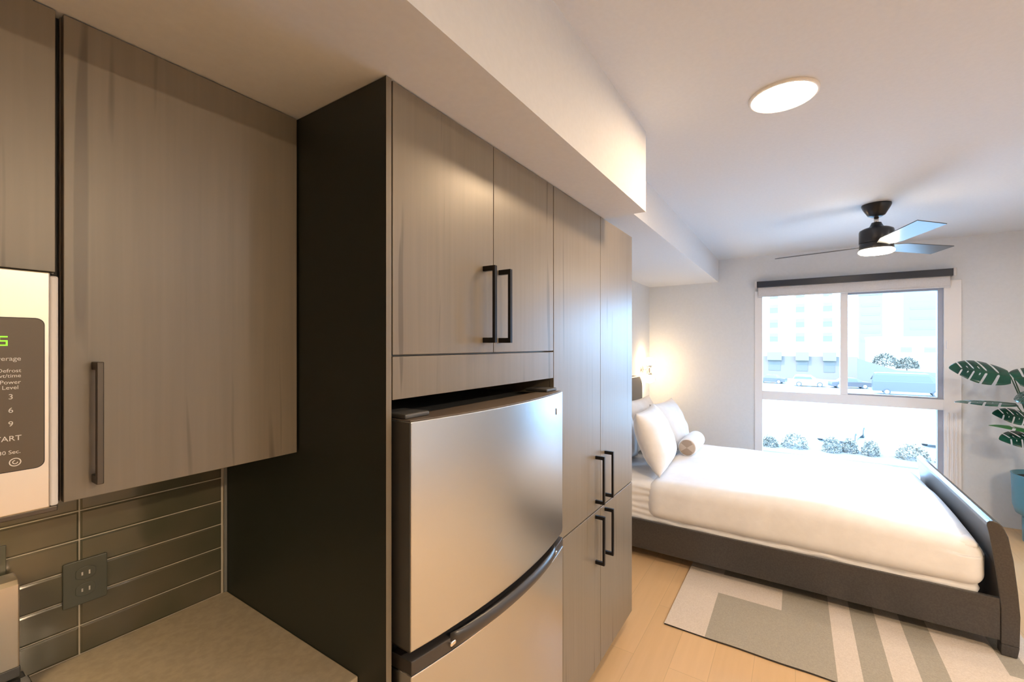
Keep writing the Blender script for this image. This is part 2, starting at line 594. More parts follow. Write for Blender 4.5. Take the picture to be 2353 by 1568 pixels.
# wall cabinet over the microwave
t = thing('wall_cabinet', 'short grey-brown wall cabinet above the microwave', 'cabinet', (-0.165, 1.37, 1.775))
box('body', -0.545, 0.2145, YC + 0.021, YL - 0.002, 1.777, ZS - 0.002, M['cab'], t)
d = door(t, -0.545, -0.165, 1.777, ZS - 0.002, YC)
d = door(t, -0.165, 0.2145, 1.777, ZS - 0.002, YC)
# wall cabinet beside it
t = thing('wall_cabinet', 'tall grey-brown wall cabinet right of the microwave, above the tiles', 'cabinet', (0.45, 1.37, 1.34))
bm = bmesh.new()
bx(bm, 0.2225, 0.6845, YC + 0.021, YL - 0.001, 1.342, ZS - 0.002)
build('body', bm, M['cab'], t)
d = door(t, 0.2225, 0.6845, 1.342, ZS - 0.002, YC)
bar_handle('handle', 0.268, YC, 1.372, 1.609, M['handle_b'], d, w=0.011, out=0.034)
# near-black strip painting the shade in the gap between the two cabinets
struct(box('gap_shade', 0.2146, 0.2224, YC + 0.03, YL - 0.001, 1.342, ZS - 0.001, M['cabin']))

# tall end panel beside the refrigerator
EP = tag(box('end_panel', 0.687, 0.7025, YF + 0.0008, YL - 0.001, 0, ZS - 0.001, M['shaded_endpanel'], bevel=0.001),
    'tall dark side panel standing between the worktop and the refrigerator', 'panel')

box('front_edge', 0.687, 0.7025, YF - 0.0002, YF + 0.0006, 0, ZS - 0.001, M['cab'], EP)

# cabinet over the refrigerator
t = thing('bridge_cabinet', 'two-door grey-brown cabinet above the refrigerator', 'cabinet', (1.115, 1.2, 1.51))
box('body', 0.705, 1.522, YF + 0.021, YL - 0.001, 1.517, ZS - 0.002, M['cab'], t)
d = door(t, 0.7055, 1.1165, 1.617, ZS - 0.002, YF)
bar_handle('handle', 1.066, YF, 1.648, 1.882, M['handle'], d, w=0.013, out=0.046)
d = door(t, 1.1165, 1.5225, 1.617, ZS - 0.002, YF)
bar_handle('handle', 1.150, YF, 1.648, 1.882, M['handle'], d, w=0.013, out=0.046)
box('filler_panel', 0.7063, 1.5215, YF, YF + 0.019, 1.511, 1.6135, M['cab'], t, bevel=0.001)

# pantry cabinet
PX0, PX1, PXM = 1.5235, 2.488, 2.014
t = thing('pantry_cabinet', 'tall four-door pantry cabinet right of the refrigerator', 'cabinet', (2.0, 1.2, 0))
bm = bmesh.new()
bx(bm, PX0 + 0.001, PX1, YF + 0.021, YL - 0.001, 0.09, ZS - 0.002)
bx(bm, PX0 + 0.001, PX1 - 0.017, YF + 0.075, YL - 0.001, 0.0, 0.09)
build('body', bm, M['cab'], t)
# end side panel runs to the floor with a notch for the toe kick
bm = bmesh.new()
prism(bm, [(YF + 0.0195, 0.09), (YF + 0.074, 0.09), (YF + 0.074, 0), (YL - 0.001, 0), (YL - 0.001, ZS - 0.002), (YF + 0.0195, ZS - 0.002)], 'x', PX1 + 0.0002, PX1 + 0.016)
build('side_panel', bm, M['cab'], t)
box('toe_kick', PX0 + 0.002, PX1, YF + 0.070, YF + 0.0745, 0, 0.089, M['blackpl'], t)
ZSP = 0.846
for (a, b, hx, s) in ((PX0, PXM, 1.935, 1), (PXM, PX1 + 0.016, 2.074, 2)):
    d = door(t, a, b, ZSP + 0.002, ZS - 0.002, YF)
    bar_handle('handle', hx if s == 2 else 1.955, YF, 0.885, 1.112, M['handle'], d, w=0.014, out=0.046)
    d = door(t, a, b, 0.088, ZSP - 0.002, YF)
    bar_handle('handle', hx if s == 2 else 1.955, YF, 0.597, 0.828, M['handle'], d, w=0.014, out=0.046)

# base cabinet and worktop
t = thing('base_cabinet', 'grey-brown base cabinet under the worktop beside the range', 'cabinet', (0.455, 1.27, 0))
box('body', 0.234, 0.686, 1.00, YL - 0.001, 0.09, 0.797, M['cab'], t)
box('toe_kick', 0.236, 0.684, 1.05, YL - 0.03, 0, 0.0899, M['blackpl'], t)
d = door(t, 0.234, 0.686, 0.09, 0.66, 0.978)
bar_handle('handle', 0.27, 0.978, 0.44, 0.62, M['handle'], d)
o = box('drawer', 0.2353, 0.6847, 0.978, 0.997, 0.6635, 0.794, M['cab'], t, bevel=0.001)
bm = bmesh.new()
prism(bm, [(0.978, 0.725), (0.94, 0.725), (0.94, 0.735), (0.978, 0.735)], 'x', 0.38, 0.54)
build('handle', bm, M['handle'], o)
tag(box('worktop', 0.2335, 0.6865, 0.900, YL - 0.011, 0.798, ZT, M['quartz'], bevel=0.003),
    'glossy beige stone worktop in the corner by the dark side panel', 'worktop')

# ------------------------------------------------------------------ refrigerator
FX0, FX1 = 0.716, 1.500
t = thing('refrigerator', 'stainless steel top-freezer refrigerator with bowed doors', 'refrigerator', ((FX0 + FX1) / 2, 1.15, 0))
YB, YE, BUL = 0.815, 0.748, 0.040       # body front, door edge front, bulge
box('body', FX0 + 0.003, FX1 - 0.003, YB + 0.008, YL - 0.02, 0.03, 1.452, M['steelside'], t, bevel=0.004)

def bow(x0, x1, ye, bul, yback, n=28, inset=0.0):
    xc, hw = (x0 + x1) / 2, (x1 - x0) / 2
    pts = [(x1, yback), (x0, yback)]
    for i in range(n + 1):
        x = x0 + (x1 - x0) * i / n
        u = (x - xc) / hw
        pts.append((x, ye - bul * (1 - u * u)))
    return pts

def bowed(name, x0, x1, ye, bul, yb, z0, z1, m, parent, bevel=0.0025):
    bm_ = bmesh.new()
    prism(bm_, bow(x0, x1, ye, bul, yb), 'z', z0, z1)
    return build(name, bm_, m, parent, bevel=bevel)

fz = bowed('freezer_door', FX0, FX1, YE, BUL, YB, 0.926, 1.462, M['steel'], t)
fb = bmesh.new()
bx(fb, 1.415, 1.462, 0.7335, 0.7375, 1.386, 1.410)
# badge sits on the bowed face
bmesh.ops.rotate(fb, verts=fb.verts, cent=(1.4385, 0.7355, 1.40), matrix=Matrix.Rotation(math.radians(9.8), 3, 'Z'))
bmesh.ops.translate(fb, verts=fb.verts, vec=(0, 0.0, 0))
build('badge', fb, M['chrome'], fz, bevel=0.001)
box('freezer_cap', FX0 - 0.0008, FX0 + 0.004, YE + 0.003, YB - 0.003, 0.928, 1.460, M['steelside'], fz)
bowed('door_top_cap', FX0 + 0.002, FX1 - 0.002, YE + 0.004, BUL, YB - 0.001, 1.4622, 1.4652, M['fridgetop'], fz, bevel=0.001)
bowed('freezer_bottom_cap', FX0 + 0.002, FX1 - 0.002, YE + 0.006, BUL, YB - 0.001, 0.921, 0.9258, M['plastic'], fz, bevel=0.001)
fr = bowed('fresh_food_door', FX0, FX1, YE, BUL, YB, 0.10, 0.868, M['steel'], t)
bowed('door_band', FX0, FX1, YE - 0.001, BUL, YB, 0.8705, 0.904, M['plastic'], fr, bevel=0.002)
bowed('bright_edge', FX0 - 0.0004, FX1 + 0.0004, YE - 0.0025, BUL, YB, 0.8678, 0.8707, M['chrome'], fr, bevel=0.0008)
# pull handle that swells out of the band
bm = bmesh.new()
n = 30
hx0, hx1 = 0.83, 1.40
xc, hw = (FX0 + FX1) / 2, (FX1 - FX0) / 2
prev = None
for i in range(n + 1):
    x = hx0 + (hx1 - hx0) * i / n
    u = (x - xc) / hw
    y = YE - BUL * (1 - u * u)
    w = math.sin(PI * i / n) ** 0.35 if 0 < i < n else 0.0
    k = 0.022 * w + 0.001
    prof = [(y + 0.004, 0.874), (y - 0.4 * k, 0.875), (y - 0.9 * k, 0.888), (y - k, 0.904), (y - 0.6 * k, 0.916), (y - 0.35 * k, 0.9165), (y - 0.45 * k, 0.905), (y + 0.004, 0.897)]
    ring = [bm.verts.new((x, a, b)) for a, b in prof]
    if prev:
        for j in range(len(ring)):
            bm.faces.new((prev[j], prev[(j + 1) % len(ring)], ring[(j + 1) % len(ring)], ring[j]))
    else:
        bm.faces.new(ring)
    prev = ring
bm.faces.new(prev[::-1])
hd = build('handle', bm, M['plastic'], fr, smooth=True)
for x in (0.836, 1.394):
    u = (x - xc) / hw
    y = YE - BUL * (1 - u * u)
    bm = bmesh.new()
    rounded_box(bm, x - 0.012, x + 0.012, y - 0.008, y + 0.002, 0.885, 0.897, 0.0035, 6)
    build('handle_end', bm, M['chrome'], fr, smooth=True)
bm = bmesh.new()
bx(bm, FX0 + 0.01, FX1 - 0.01, YB + 0.001, YB + 0.0079, 0.035, 1.45)
build('door_gasket', bm, M['blackpl'], t)
for a, b in ((FX0 + 0.004, FX0 + 0.085), (FX1 - 0.085, FX1 - 0.004)):
    box('hinge_cover', a, b, YB - 0.045, YB + 0.05, 1.4655, 1.477, M['steelside'], t, bevel=0.004)
box('base_grille', FX0 + 0.01, FX1 - 0.01, YB - 0.03, YB + 0.0, 0.02, 0.095, M['plastic'], t, bevel=0.003)
for x in (FX0 + 0.06, FX1 - 0.06):
    for y in (YB + 0.05, YL - 0.1):
        bm = bmesh.new()
        lathe(bm, [(0, 0), (0.018, 0), (0.018, 0.03), (0, 0.03)], (x, y, 0), 14)
        build('foot', bm, M['blackpl'], t)

# ------------------------------------------------------------------ microwave
MX0, MX1, MYF = -0.545, 0.2125, 1.128
t = thing('microwave', 'over-the-range microwave with brown control panel under the short wall cabinet', 'microwave', (-0.16, 1.35, 1.345))
box('body', MX0 + 0.002, MX1 - 0.002, MYF + 0.035, YL - 0.012, 1.349, 1.7755, M['blackpl'], t, bevel=0.003)
box('underside', MX0 + 0.001, MX1 - 0.001, MYF + 0.004, YL - 0.013, 1.3385, 1.3488, M['handle_b'], t, bevel=0.002)
box('door', MX0, 0.055, MYF, MYF + 0.034, 1.349, 1.773, M['steelmw'], t, bevel=0.004)
cf = box('control_fascia', 0.057, 0.2005, MYF, MYF + 0.034, 1.349, 1.773, M['steelmw'], t, bevel=0.002)
box('edge_strip', 0.2008, MX1 - 0.0005, MYF + 0.004, MYF + 0.034, 1.349, 1.768, M['white'], t, bevel=0.003)
bm = bmesh.new()
rounded_box(bm, 0.068, 0.1915, MYF - 0.0035, MYF + 0.0, 1.425, 1.689, 0.0015, 4)
bm.free()
bm = bmesh.new()
def rrect(x0, x1, z0, z1, r, n=6):
    out = []
    for cx, cz, a0 in ((x1 - r, z1 - r, 0), (x0 + r, z1 - r, 90), (x0 + r, z0 + r, 180), (x1 - r, z0 + r, 270)):
        for i in range(n + 1):
            a = math.radians(a0 + 90 * i / n)
            out.append((cx + r * math.cos(a), cz + r * math.sin(a)))
    return out
prism(bm, rrect(0.066, 0.1935, 1.424, 1.690, 0.012), 'y', MYF - 0.0022, MYF + 0.001)
build('panel_rim', bm, M['blackpl'], cf)
bm = bmesh.new()
prism(bm, rrect(0.0675, 0.1922, 1.4255, 1.6885, 0.011), 'y', MYF - 0.0032, MYF - 0.002)
cp = build('control_panel', bm, mat('brown_panel', (0.125, 0.095, 0.062), 0.30), cf)
yt = MYF - 0.0036
# (texts run out of the picture on the left)
text_part('lettering', 'Beverage', 0.0105, (0.1650, yt, 1.6185), M['white_print'], cf, 'RIGHT')
text_part('lettering', 'Defrost\nwt/time', 0.0088, (0.1650, yt, 1.5935), M['white_print'], cf, 'RIGHT')
text_part('lettering', 'Power\nLevel', 0.0092, (0.1525, yt, 1.5735), M['white_print'], cf, 'CENTER')
for ch, z in (('3', 1.5530), ('6', 1.5300), ('9', 1.5065)):
    text_part('lettering', ch, 0.0125, (0.1530, yt, z), M['white_print'], cf, 'CENTER')
text_part('lettering', 'START', 0.0125, (0.1655, yt, 1.4815), M['white_print'], cf, 'RIGHT')
text_part('lettering', '+30 Sec.', 0.0090, (0.1645, yt, 1.4580), M['white_print'], cf, 'RIGHT')
bm = bmesh.new()
for r0, r1 in ((0.0058, 0.0072), (0.0022, 0.0034)):
    n = 28
    a = [bm.verts.new((0.1580 + r0 * math.cos(2 * PI * i / n), yt, 1.4405 + r0 * math.sin(2 * PI * i / n))) for i in range(n)]
    b = [bm.verts.new((0.1580 + r1 * math.cos(2 * PI * i / n), yt, 1.4405 + r1 * math.sin(2 * PI * i / n))) for i in range(n)]
    for i in range(n):
        if r0 < 0.004 and i < 7:
            continue
        bm.faces.new((a[i], a[(i + 1) % n], b[(i + 1) % n], b[i]))
build('key_symbol', bm, M['white_print'], cf)
# display digit 5, seven-segment
def seven_seg(bm, xr, zc, w, h, segs, y):
    s = w * 0.2
    X0, X1, Z0, Z1 = xr - w, xr, zc - h / 2, zc + h / 2
    R = dict(a=(X0, X1, Z1 - s, Z1), g=(X0, X1, zc - s / 2, zc + s / 2), d=(X0, X1, Z0, Z0 + s), f=(X0, X0 + s, zc + s * .6, Z1 - s * 1.1), b=(X1 - s, X1, zc + s * .6, Z1 - s * 1.1), e=(X0, X0 + s, Z0 + s * 1.1, zc - s * .6), c=(X1 - s, X1, Z0 + s * 1.1, zc - s * .6))
    for k in segs:
        x0, x1, z0, z1 = R[k]
        bx(bm, x0, x1, y - 0.0004, y, z0, z1)
bm = bmesh.new()
seven_seg(bm, 0.1495, 1.6490, 0.0105, 0.0165, 'afgcd', yt + 0.0002)
build('display_digit', bm, M['green'], cf)
for hx in (-0.36, 0.03):
    ho = box('added_hood_lamp', hx - 0.05, hx + 0.05, 1.30, 1.34, 1.3365, 1.3388, mat('added_hood_lens', (1, 1, 1), 0.5, emit=(1.0, 0.70, 0.36), estr=ADDED_HOOD), t, bevel=0.0005)  # two lamps added here to brighten the worktop and tiles
bm = bmesh.new()
tube(bm, [(0.02, MYF + 0.002, 1.42), (0.02, MYF - 0.035, 1.42), (0.02, MYF - 0.035, 1.70), (0.02, MYF + 0.002, 1.70)], 0.009)
build('door_handle', bm, M['steelmw'], t)

# ------------------------------------------------------------------ range
t = thing('range', 'steel range with upright backguard against the tiles at the counter end', 'range', (-0.16, 1.25, 0))
box('body', -0.53, 0.230, 0.93, 1.545, 0.05, 0.865, M['steelside'], t, bevel=0.003)
box('cooktop', -0.532, 0.231, 0.90, 1.495, 0.8655, 0.8745, M['oven'], t, bevel=0.002)
bm = bmesh.new()
prism(bm, [(1.497, 0.931), (1.494, 1.092), (1.502, 1.101), (1.560, 1.101), (1.560, 0.90), (1.497, 0.90)], 'x', -0.532, 0.2175)
bg_ = build('backguard', bm, M['steelmw'], t, bevel=0.003)
box('backguard_foot', -0.532, 0.2195, 1.502, 1.558, 0.8750, 0.8995, M['steelside'], bg_, bevel=0.002)
box('oven_door', -0.528, 0.228, 0.885, 0.929, 0.22, 0.85, M['steelmw'], t, bevel=0.004)
box('drawer', -0.528, 0.228, 0.890, 0.929, 0.06, 0.215, M['steelmw'], t, bevel=0.004)
bm = bmesh.new()
tube(bm, [(-0.48, 0.886, 0.78), (-0.48, 0.845, 0.78), (0.18, 0.845, 0.78), (0.18, 0.886, 0.78)], 0.011)
build('oven_handle', bm, M['steelmw'], t)
for fx in (-0.5, 0.2):
    for fy in (0.97, 1.5):
        bm = bmesh.new()
        lathe(bm, [(0, 0), (0.016, 0), (0.016, 0.05), (0, 0.05)], (fx, fy, 0), 12)
        build('foot', bm, M['blackpl'], t)

# small dark block on the tiles above the range
tag(box('dark_block', 0.135, 0.2065, YL - 0.0165, YL - 0.0107, 1.0925, 1.1655, M['plate'], bevel=0.001),
    'small dark block on the tiles behind the range, cut by the photo edge', 'switch plate')

# outlet
t = thing('electrical_outlet', 'dark olive duplex outlet plate on the tile joint above the worktop', 'outlet', (0.3445, YL - 0.012, 1.018))
YO = YL - 0.0107
bm = bmesh.new()
prism(bm, rrect(0.3015, 0.3875, 0.9605, 1.0765, 0.003, 3), 'y', YO - 0.0055, YO)
build('plate', bm, M['plate'], t, bevel=0.0015)
for zc in (1.0405, 0.9975):
    bm = bmesh.new()
    pts = []
    for i in range(32):
        a = 2 * PI * i / 32
        pts.append((0.3445 + 0.0205 * max(-0.86, min(0.86, math.cos(a))) / 0.9, zc + 0.0165 * math.sin(a)))
    prism(bm, pts, 'y', YO - 0.0072, YO - 0.0054)
    r = build('receptacle', bm, M['plate'], t, bevel=0.0008)
    for xx, hh in ((0.3375, 0.0085), (0.3515, 0.0105)):
        box('slot', xx - 0.0016, xx + 0.0016, YO - 0.0075, YO - 0.0071, zc - hh / 2, zc + hh / 2, M['slot'], r)
bm = bmesh.new()
lathe(bm, [(0, 0), (0.0028, 0), (0.0028, 0.0008), (0, 0.0008)], (0.3445, YO - 0.0063, 1.019), 12, 'y')
build('screw', bm, M['plate'], t)

# ------------------------------------------------------------------ lights
def downlight(x, y, label, m, r=0.112, group=None):
    t = thing('recessed_light', label, 'ceiling light', (x, y, ZC), group)
    bm = bmesh.new()
    lathe(bm, [(r + 0.012, 0), (r + 0.011, -0.006), (r + 0.002, -0.010), (r + 0.0005, -0.006), (r + 0.0005, 0)], (x, y, ZC - 0.0002), 56)
    build('trim_ring', bm, M['trimwhite'], t, smooth=True)
    bm = bmesh.new()
    lathe(bm, [(0, -0.0085), (r * 0.6, -0.0083), (r, -0.0068), (r, -0.002), (0, -0.002)], (x, y, ZC), 56)
    build('diffuser', bm, m, t, smooth=True)
downlight(2.072, 0.042, 'round glowing downlight in the ceiling above the walkway', M['disc'])
downlight(0.60, -2.10, 'added warm fill light, out of view in the ceiling across from the worktop', M['fill_warm'])  # this and the next two are unseen lights added for brightness
downlight(1.70, -2.10, 'added fill light, out of view in the ceiling across from the refrigerator', M['fill_neutral'])
downlight(3.60, -2.10, 'added fill light, out of view in the ceiling beyond the foot of the bed', M['fill_neutral'])

# ceiling fan
FXc, FYc = 4.05, -0.487
t = thing('ceiling_fan', 'dark three-blade ceiling fan with a lit lamp over the bed', 'ceiling fan', (FXc, FYc, ZC))
bm = bmesh.new()
lathe(bm, [(0, 0), (0.086, 0), (0.086, -0.010), (0.078, -0.028), (0.050, -0.078), (0.030, -0.090), (0, -0.090)], (FXc, FYc, ZC - 0.0005), 48)
build('canopy', bm, M['fan'], t, smooth=True, bevel=0.002)
bm = bmesh.new()
lathe(bm, [(0, 0), (0.014, 0), (0.014, -0.07), (0, -0.07)], (FXc, FYc, ZC - 0.085), 20)
build('downrod', bm, M['nickel'], t, smooth=True)
bm = bmesh.new()
lathe(bm, [(0, 0.145), (0.028, 0.145), (0.036, 0.125), (0.045, 0.112), (0.075, 0.104), (0.096, 0.092), (0.1, 0.08), (0.1, 0.0), (0, 0.0)], (FXc, FYc, 2.375), 56)
build('motor_housing', bm, M['fan'], t, smooth=True, bevel=0.001)
bm = bmesh.new()
lathe(bm, [(0, 0.050), (0.093, 0.050), (0.097, 0.044), (0.099, 0.006), (0.097, 0.0), (0, 0.0)], (FXc, FYc, 2.325), 56)
build('light_housing', bm, M['fan'], t, smooth=True)
bm = bmesh.new()
lathe(bm, [(0, 0.0), (0.097, 0.0), (0.103, -0.006), (0.103, -0.016), (0.09, -0.026), (0.05, -0.032), (0, -0.034)], (FXc, FYc, 2.3245), 56)
build('lamp_diffuser', bm, M['fandisc'], t, smooth=True)
for ang in (76.5, 196.5, 316.5):
    bm = bmesh.new()
    pitch = math.radians(11.7)
    outline = [(0.085, -0.035), (0.20, -0.066), (0.637, -0.076), (0.629, 0.070), (0.20, 0.062), (0.085, 0.035)]
    top, bot = [], []
    for r_, w_ in outline:
        z_ = -w_ * math.sin(pitch)
        w2 = w_ * math.cos(pitch)
        a = math.radians(ang)
        X = FXc + r_ * math.cos(a) - w2 * math.sin(a)
        Y = FYc + r_ * math.sin(a) + w2 * math.cos(a)
        top.append(bm.verts.new((X, Y, 2.354 + z_ + 0.0025)))
        bot.append(bm.verts.new((X, Y, 2.354 + z_ - 0.0025)))
    bm.faces.new(top)
    bm.faces.new(bot[::-1])
    for i in range(len(top)):
        j = (i + 1) % len(top)
        bm.faces.new((top[i], bot[i], bot[j], top[j]))
    build('blade', bm, M['blade'], t)

# wall sconces either side of the bed head
def sconce(x, label):
    t = thing('wall_sconce', label, 'wall lamp', (x, YL, 1.33), 'bedside wall sconces')
    bm = bmesh.new()
    lathe(bm, [(0, 0), (0.050, 0), (0.050, -0.012), (0.042, -0.018), (0, -0.018)], (x, YL - 0.0005, 1.335), 32, 'y')
    build('wall_plate', bm, M['nickel'], t, smooth=True)
    bm = bmesh.new()
    tube(bm, [(x, YL - 0.015, 1.335), (x, YL - 0.100, 1.335)], 0.006)
    tube(bm, [(x, YL - 0.100, 1.28), (x, YL - 0.100, 1.385)], 0.006)
    build('arm', bm, M['nickel'], t)
    for s in (1, -1):
        bm = bmesh.new()
        zc = 1.33 + s * 0.046
        lathe(bm, [(0, -0.014), (0.02, -0.014), (0.028, s * 0.010), (0.026, 0.014), (0, 0.014)], (x, YL - 0.100, zc), 24)
        build('socket', bm, M['nickel'], t, smooth=True)
        bm = bmesh.new()
        zc = 1.33 + s * 0.108
        lathe(bm, [(0.060 * math.sin(PI * k / 14), -0.048 * math.cos(PI * k / 14)) for k in range(15)], (x, YL - 0.100, zc), 32)
        build('globe', bm, M['globe'], t, smooth=True)
sconce(5.33, 'lit two-globe wall sconce beyond the headboard by the window wall')

# ------------------------------------------------------------------ bed
BX0, BX1 = 3.32, 4.93
bed = thing('bed', 'dark upholstered bed frame with sleigh footboard on the striped rug', 'bed', ((BX0 + BX1) / 2, 0.3, 0))
bm = bmesh.new()
pts = [(BX0 - 0.02, 0.05), (BX1 + 0.02, 0.05)]
r = 0.13
for i in range(9):
    a = PI / 2 * i / 8
    pts.append((BX1 + 0.02 - r + r * math.cos(a), 1.295 - r + r * math.sin(a)))
for i in range(9):
    a = PI / 2 + PI / 2 * i / 8
    pts.append((BX0 - 0.02 + r + r * math.cos(a), 1.295 - r + r * math.sin(a)))
prism(bm, pts, 'y', 1.455, YL - 0.025)
build('headboard', bm, M['bedfab'], bed, bevel=0.02, segs=3)
for x0, x1 in ((BX0, BX0 + 0.028), (BX1 - 0.028, BX1)):
    box('side_rail', x0, x1, -0.905, 1.456, 0.082, 0.303, M['bedfab'], bed, bevel=0.005)
inner = [(-0.905, 0.07), (-0.905, 0.25), (-0.893, 0.38), (-0.876, 0.53), (-0.862, 0.63), (-0.852, 0.680), (-0.854, 0.696), (-0.862, 0.705)]
outer = [(-0.876, 0.708), (-0.893, 0.703), (-0.910, 0.688), (-0.920, 0.666), (-0.932, 0.634), (-0.951, 0.514), (-0.966, 0.36), (-0.975, 0.229), (-0.972, 0.07)]
bm = bmesh.new()
prism(bm, inner + outer, 'x', BX0 - 0.004, BX1 + 0.004)
build('footboard', bm, M['bedfab'], bed, bevel=0.004)
for x0, zl in ((BX0 - 0.004, 0.0125), (BX1 - 0.056, 0.0)):
    bm = bmesh.new()
    prism(bm, [(-0.906, zl), (-0.906, 0.0699), (-0.972, 0.0699), (-0.964, zl)], 'x', x0, x0 + 0.06)
    build('leg', bm, M['bedfab'], bed, bevel=0.002)
for x0 in (BX0, BX1 - 0.06):
    box('leg', x0, x0 + 0.06, 1.46, 1.52, 0, 0.0499, M['bedfab'], bed)
bm = bmesh.new()
for k in range(12):
    y = -0.80 + k * 0.19
    bx(bm, BX0 + 0.028, BX1 - 0.028, y, y + 0.08, 0.20, 0.219)
build('slats', bm, M['white'], bed)

def wr(p, amp, sc, seed=0.0):
    return amp * noise.noise(Vector((p.x * sc, p.y * sc, p.z * sc + seed)))

bm = bmesh.new()
def mfn(p, n_):
    return p + n_ * (0.004 * math.sin(p.z * 130 + 3 * noise.noise(p * 9)) if abs(n_.z) < 0.5 else 0)
rounded_box(bm, BX0 + 0.036, BX1 - 0.036, -0.845, 1.435, 0.2195, 0.572, 0.05, (30, 90, 34), mfn)
tag(build('mattress', bm, M['linen'], smooth=True), 'mattress in a wrinkled white fitted sheet under the duvet, showing near the pillows', 'mattress')

bm = bmesh.new()
def dfn(p, n_):
    q = p.copy()
    big = noise.noise(Vector((p.x * 1.6, p.y * 1.6, 1.3))) * 0.020 + noise.noise(Vector((p.x * 4, p.y * 3.0, 5.1))) * 0.009
    top = max(0.0, n_.z)
    q.z += big * (0.3 + top) if p.z > 0.4 else 0
    if p.z > 0.5:
        # crown across the bed, sinking to the foot
        u = (p.x - 4.125) / 0.80
        q.z += 0.022 * (1 - u * u)
        v = max(0.0, (-0.55 - p.y) / 0.32)
        q.z -= 0.05 * min(1, v) ** 2
        hv = max(0.0, (p.y - 0.75) / 0.22)
        q.z -= 0.012 * min(1, hv) ** 2
    if abs(n_.x) > 0.6:
        side = noise.noise(Vector((1.0, p.y * 5.0, p.z * 2.0))) * 0.005 + noise.noise(Vector((7.0, p.y * 16.0, p.z * 3.0))) * 0.0022
        q.x += math.copysign(1, n_.x) * (side + 0.008 * math.sin(PI * max(0, min(1, (p.z - 0.29) / 0.25))))
    return q
rounded_box(bm, BX0 + 0.016, BX1 - 0.016, -0.868, 0.965, 0.304, 0.608, 0.085, (60, 76, 22), dfn)
tag(build('duvet', bm, M['linen'], smooth=True), 'puffy white duvet spread over the bed and down its side', 'duvet')

def pillow(name, w, h, th, loc, rot, label, seed, group=None, parent=None):
    bm = bmesh.new()
    N = 30
    vsf, vsb = [], []
    for s, store in ((1, vsf), (-1, vsb)):
        for i in range(N + 1):
            row = []
            for j in range(N + 1):
                u, v = -1 + 2 * i / N, -1 + 2 * j / N
                pinch = 1 - 0.09 * (1 - abs(u) ** 2) * 0 - 0.07 * (1 - v * v)
                pinch2 = 1 - 0.07 * (1 - u * u)
                x = w / 2 * u * (pinch + 0.0) + 0
                z = h / 2 * v * pinch2
                # edges bow inwards between the corners
                prof = max(0, (1 - abs(u) ** 2.6)) ** 0.55 * max(0, (1 - abs(v) ** 2.6)) ** 0.55
                y = s * th / 2 * prof
                y += 0.012 * noise.noise(Vector((u * 2.5 + seed, v * 2.5, s * 3))) * prof
                y += 0.006 * noise.noise(Vector((u * 9 + seed, v * 3, s * 5 + seed))) * prof
                row.append((x, y, z))
            store.append(row)
    cache = {}
    def gv(s, i, j):
        edge = i in (0, N) or j in (0, N)
        k = (0 if edge else s, i, j)
        if k not in cache:
            cache[k] = bm.verts.new((vsf if s == 1 else vsb)[i][j])
        return cache[k]
    for s in (1, -1):
        for i in range(N):
            for j in range(N):
                bm.faces.new((gv(s, i, j), gv(s, i + 1, j), gv(s, i + 1, j + 1), gv(s, i, j + 1)))
    o = build(name, bm, M['linen'], smooth=True)
    o.location = loc
    o.rotation_euler = rot
    tag(o, label, 'pillow', group)
    return o
R = math.radians
pillow('pillow', 0.68, 0.50, 0.20, (3.77, 1.315, 0.845), (R(-14), R(2), 0), 'white pillow leaning on the headboard behind the large pillow', 2.0)
pillow('pillow', 0.68, 0.50, 0.20, (4.50, 1.315, 0.845), (R(-14), 0, R(-3)), 'white pillow leaning on the headboard on the window side, back row', 3.1)
pillow('pillow', 0.70, 0.52, 0.25, (3.78, 1.000, 0.850), (R(-21), 0, R(4)), 'large plump white pillow nearest the pantry cabinet, front row', 4.2)
pillow('pillow', 0.68, 0.51, 0.23, (4.52, 1.05, 0.832), (R(-22), 0, R(-4)), 'white pillow propped behind the far end of the bolster', 5.7)

# bolster
t = thing('bolster_cushion', 'small white cylindrical bolster with tan checked ends on the duvet', 'cushion', (4.34, 0.86, 0.70))
bm = bmesh.new()
lathe(bm, [(0, 0.0), (0.070, 0.0), (0.078, 0.010), (0.081, 0.08), (0.081, 0.36), (0.078, 0.43), (0.07, 0.44), (0, 0.44)], (4.12, 0.815, 0.717), 40, 'x')
build('cover', bm, M['linen'], t, smooth=True)
for x, s in ((4.1195, -1), (4.5605, 1)):
    bm = bmesh.new()
    lathe(bm, [(0.070, 0.0), (0.062, s * 0.006), (0, s * 0.011)], (x, 0.815, 0.717), 40, 'x')
    for f in bm.faces:
        c = f.calc_center_median()
        f.material_index = 1 if abs(c.y - 0.815) > 0.035 else 0
    build('end_panel', bm, [M['tan'], M['tan2']], t)

# ------------------------------------------------------------------ rug
bm = bmesh.new()
xs = [2.620, 3.136, 3.49, 4.05, 4.60]
ys = [0.645, 0.425, 0.072, -0.172, -0.277, -0.397, -0.515, -0.635, -0.886, -0.975, -1.06]
def rugcol(xm, ym):
    if ym > 0.425:
        return 0
    if ym > 0.072:
        return 1 if (xm < 3.136 or 3.42 < xm < 4.0) else 0
    if ym > -0.172:
        return 1
    if ym > -0.277:
        return 0
    if ym > -0.397:
        return 1
    if ym > -0.515:
        return 0
    if ym > -0.635:
        return 1
    if ym > -0.886:
        return 0
    if ym > -0.975:
        return 1 if xm > 3.13 else 0
    return 0
fine_x = []
for a, b in zip(xs, xs[1:]):
    k = max(2, int((b - a) / 0.04))
    fine_x += [a + (b - a) * i / k for i in range(k)]
fine_x.append(xs[-1])
fine_y = []
for a, b in zip(ys, ys[1:]):
    k = max(2, int((a - b) / 0.04))
    fine_y += [a + (b - a) * i / k for i in range(k)]
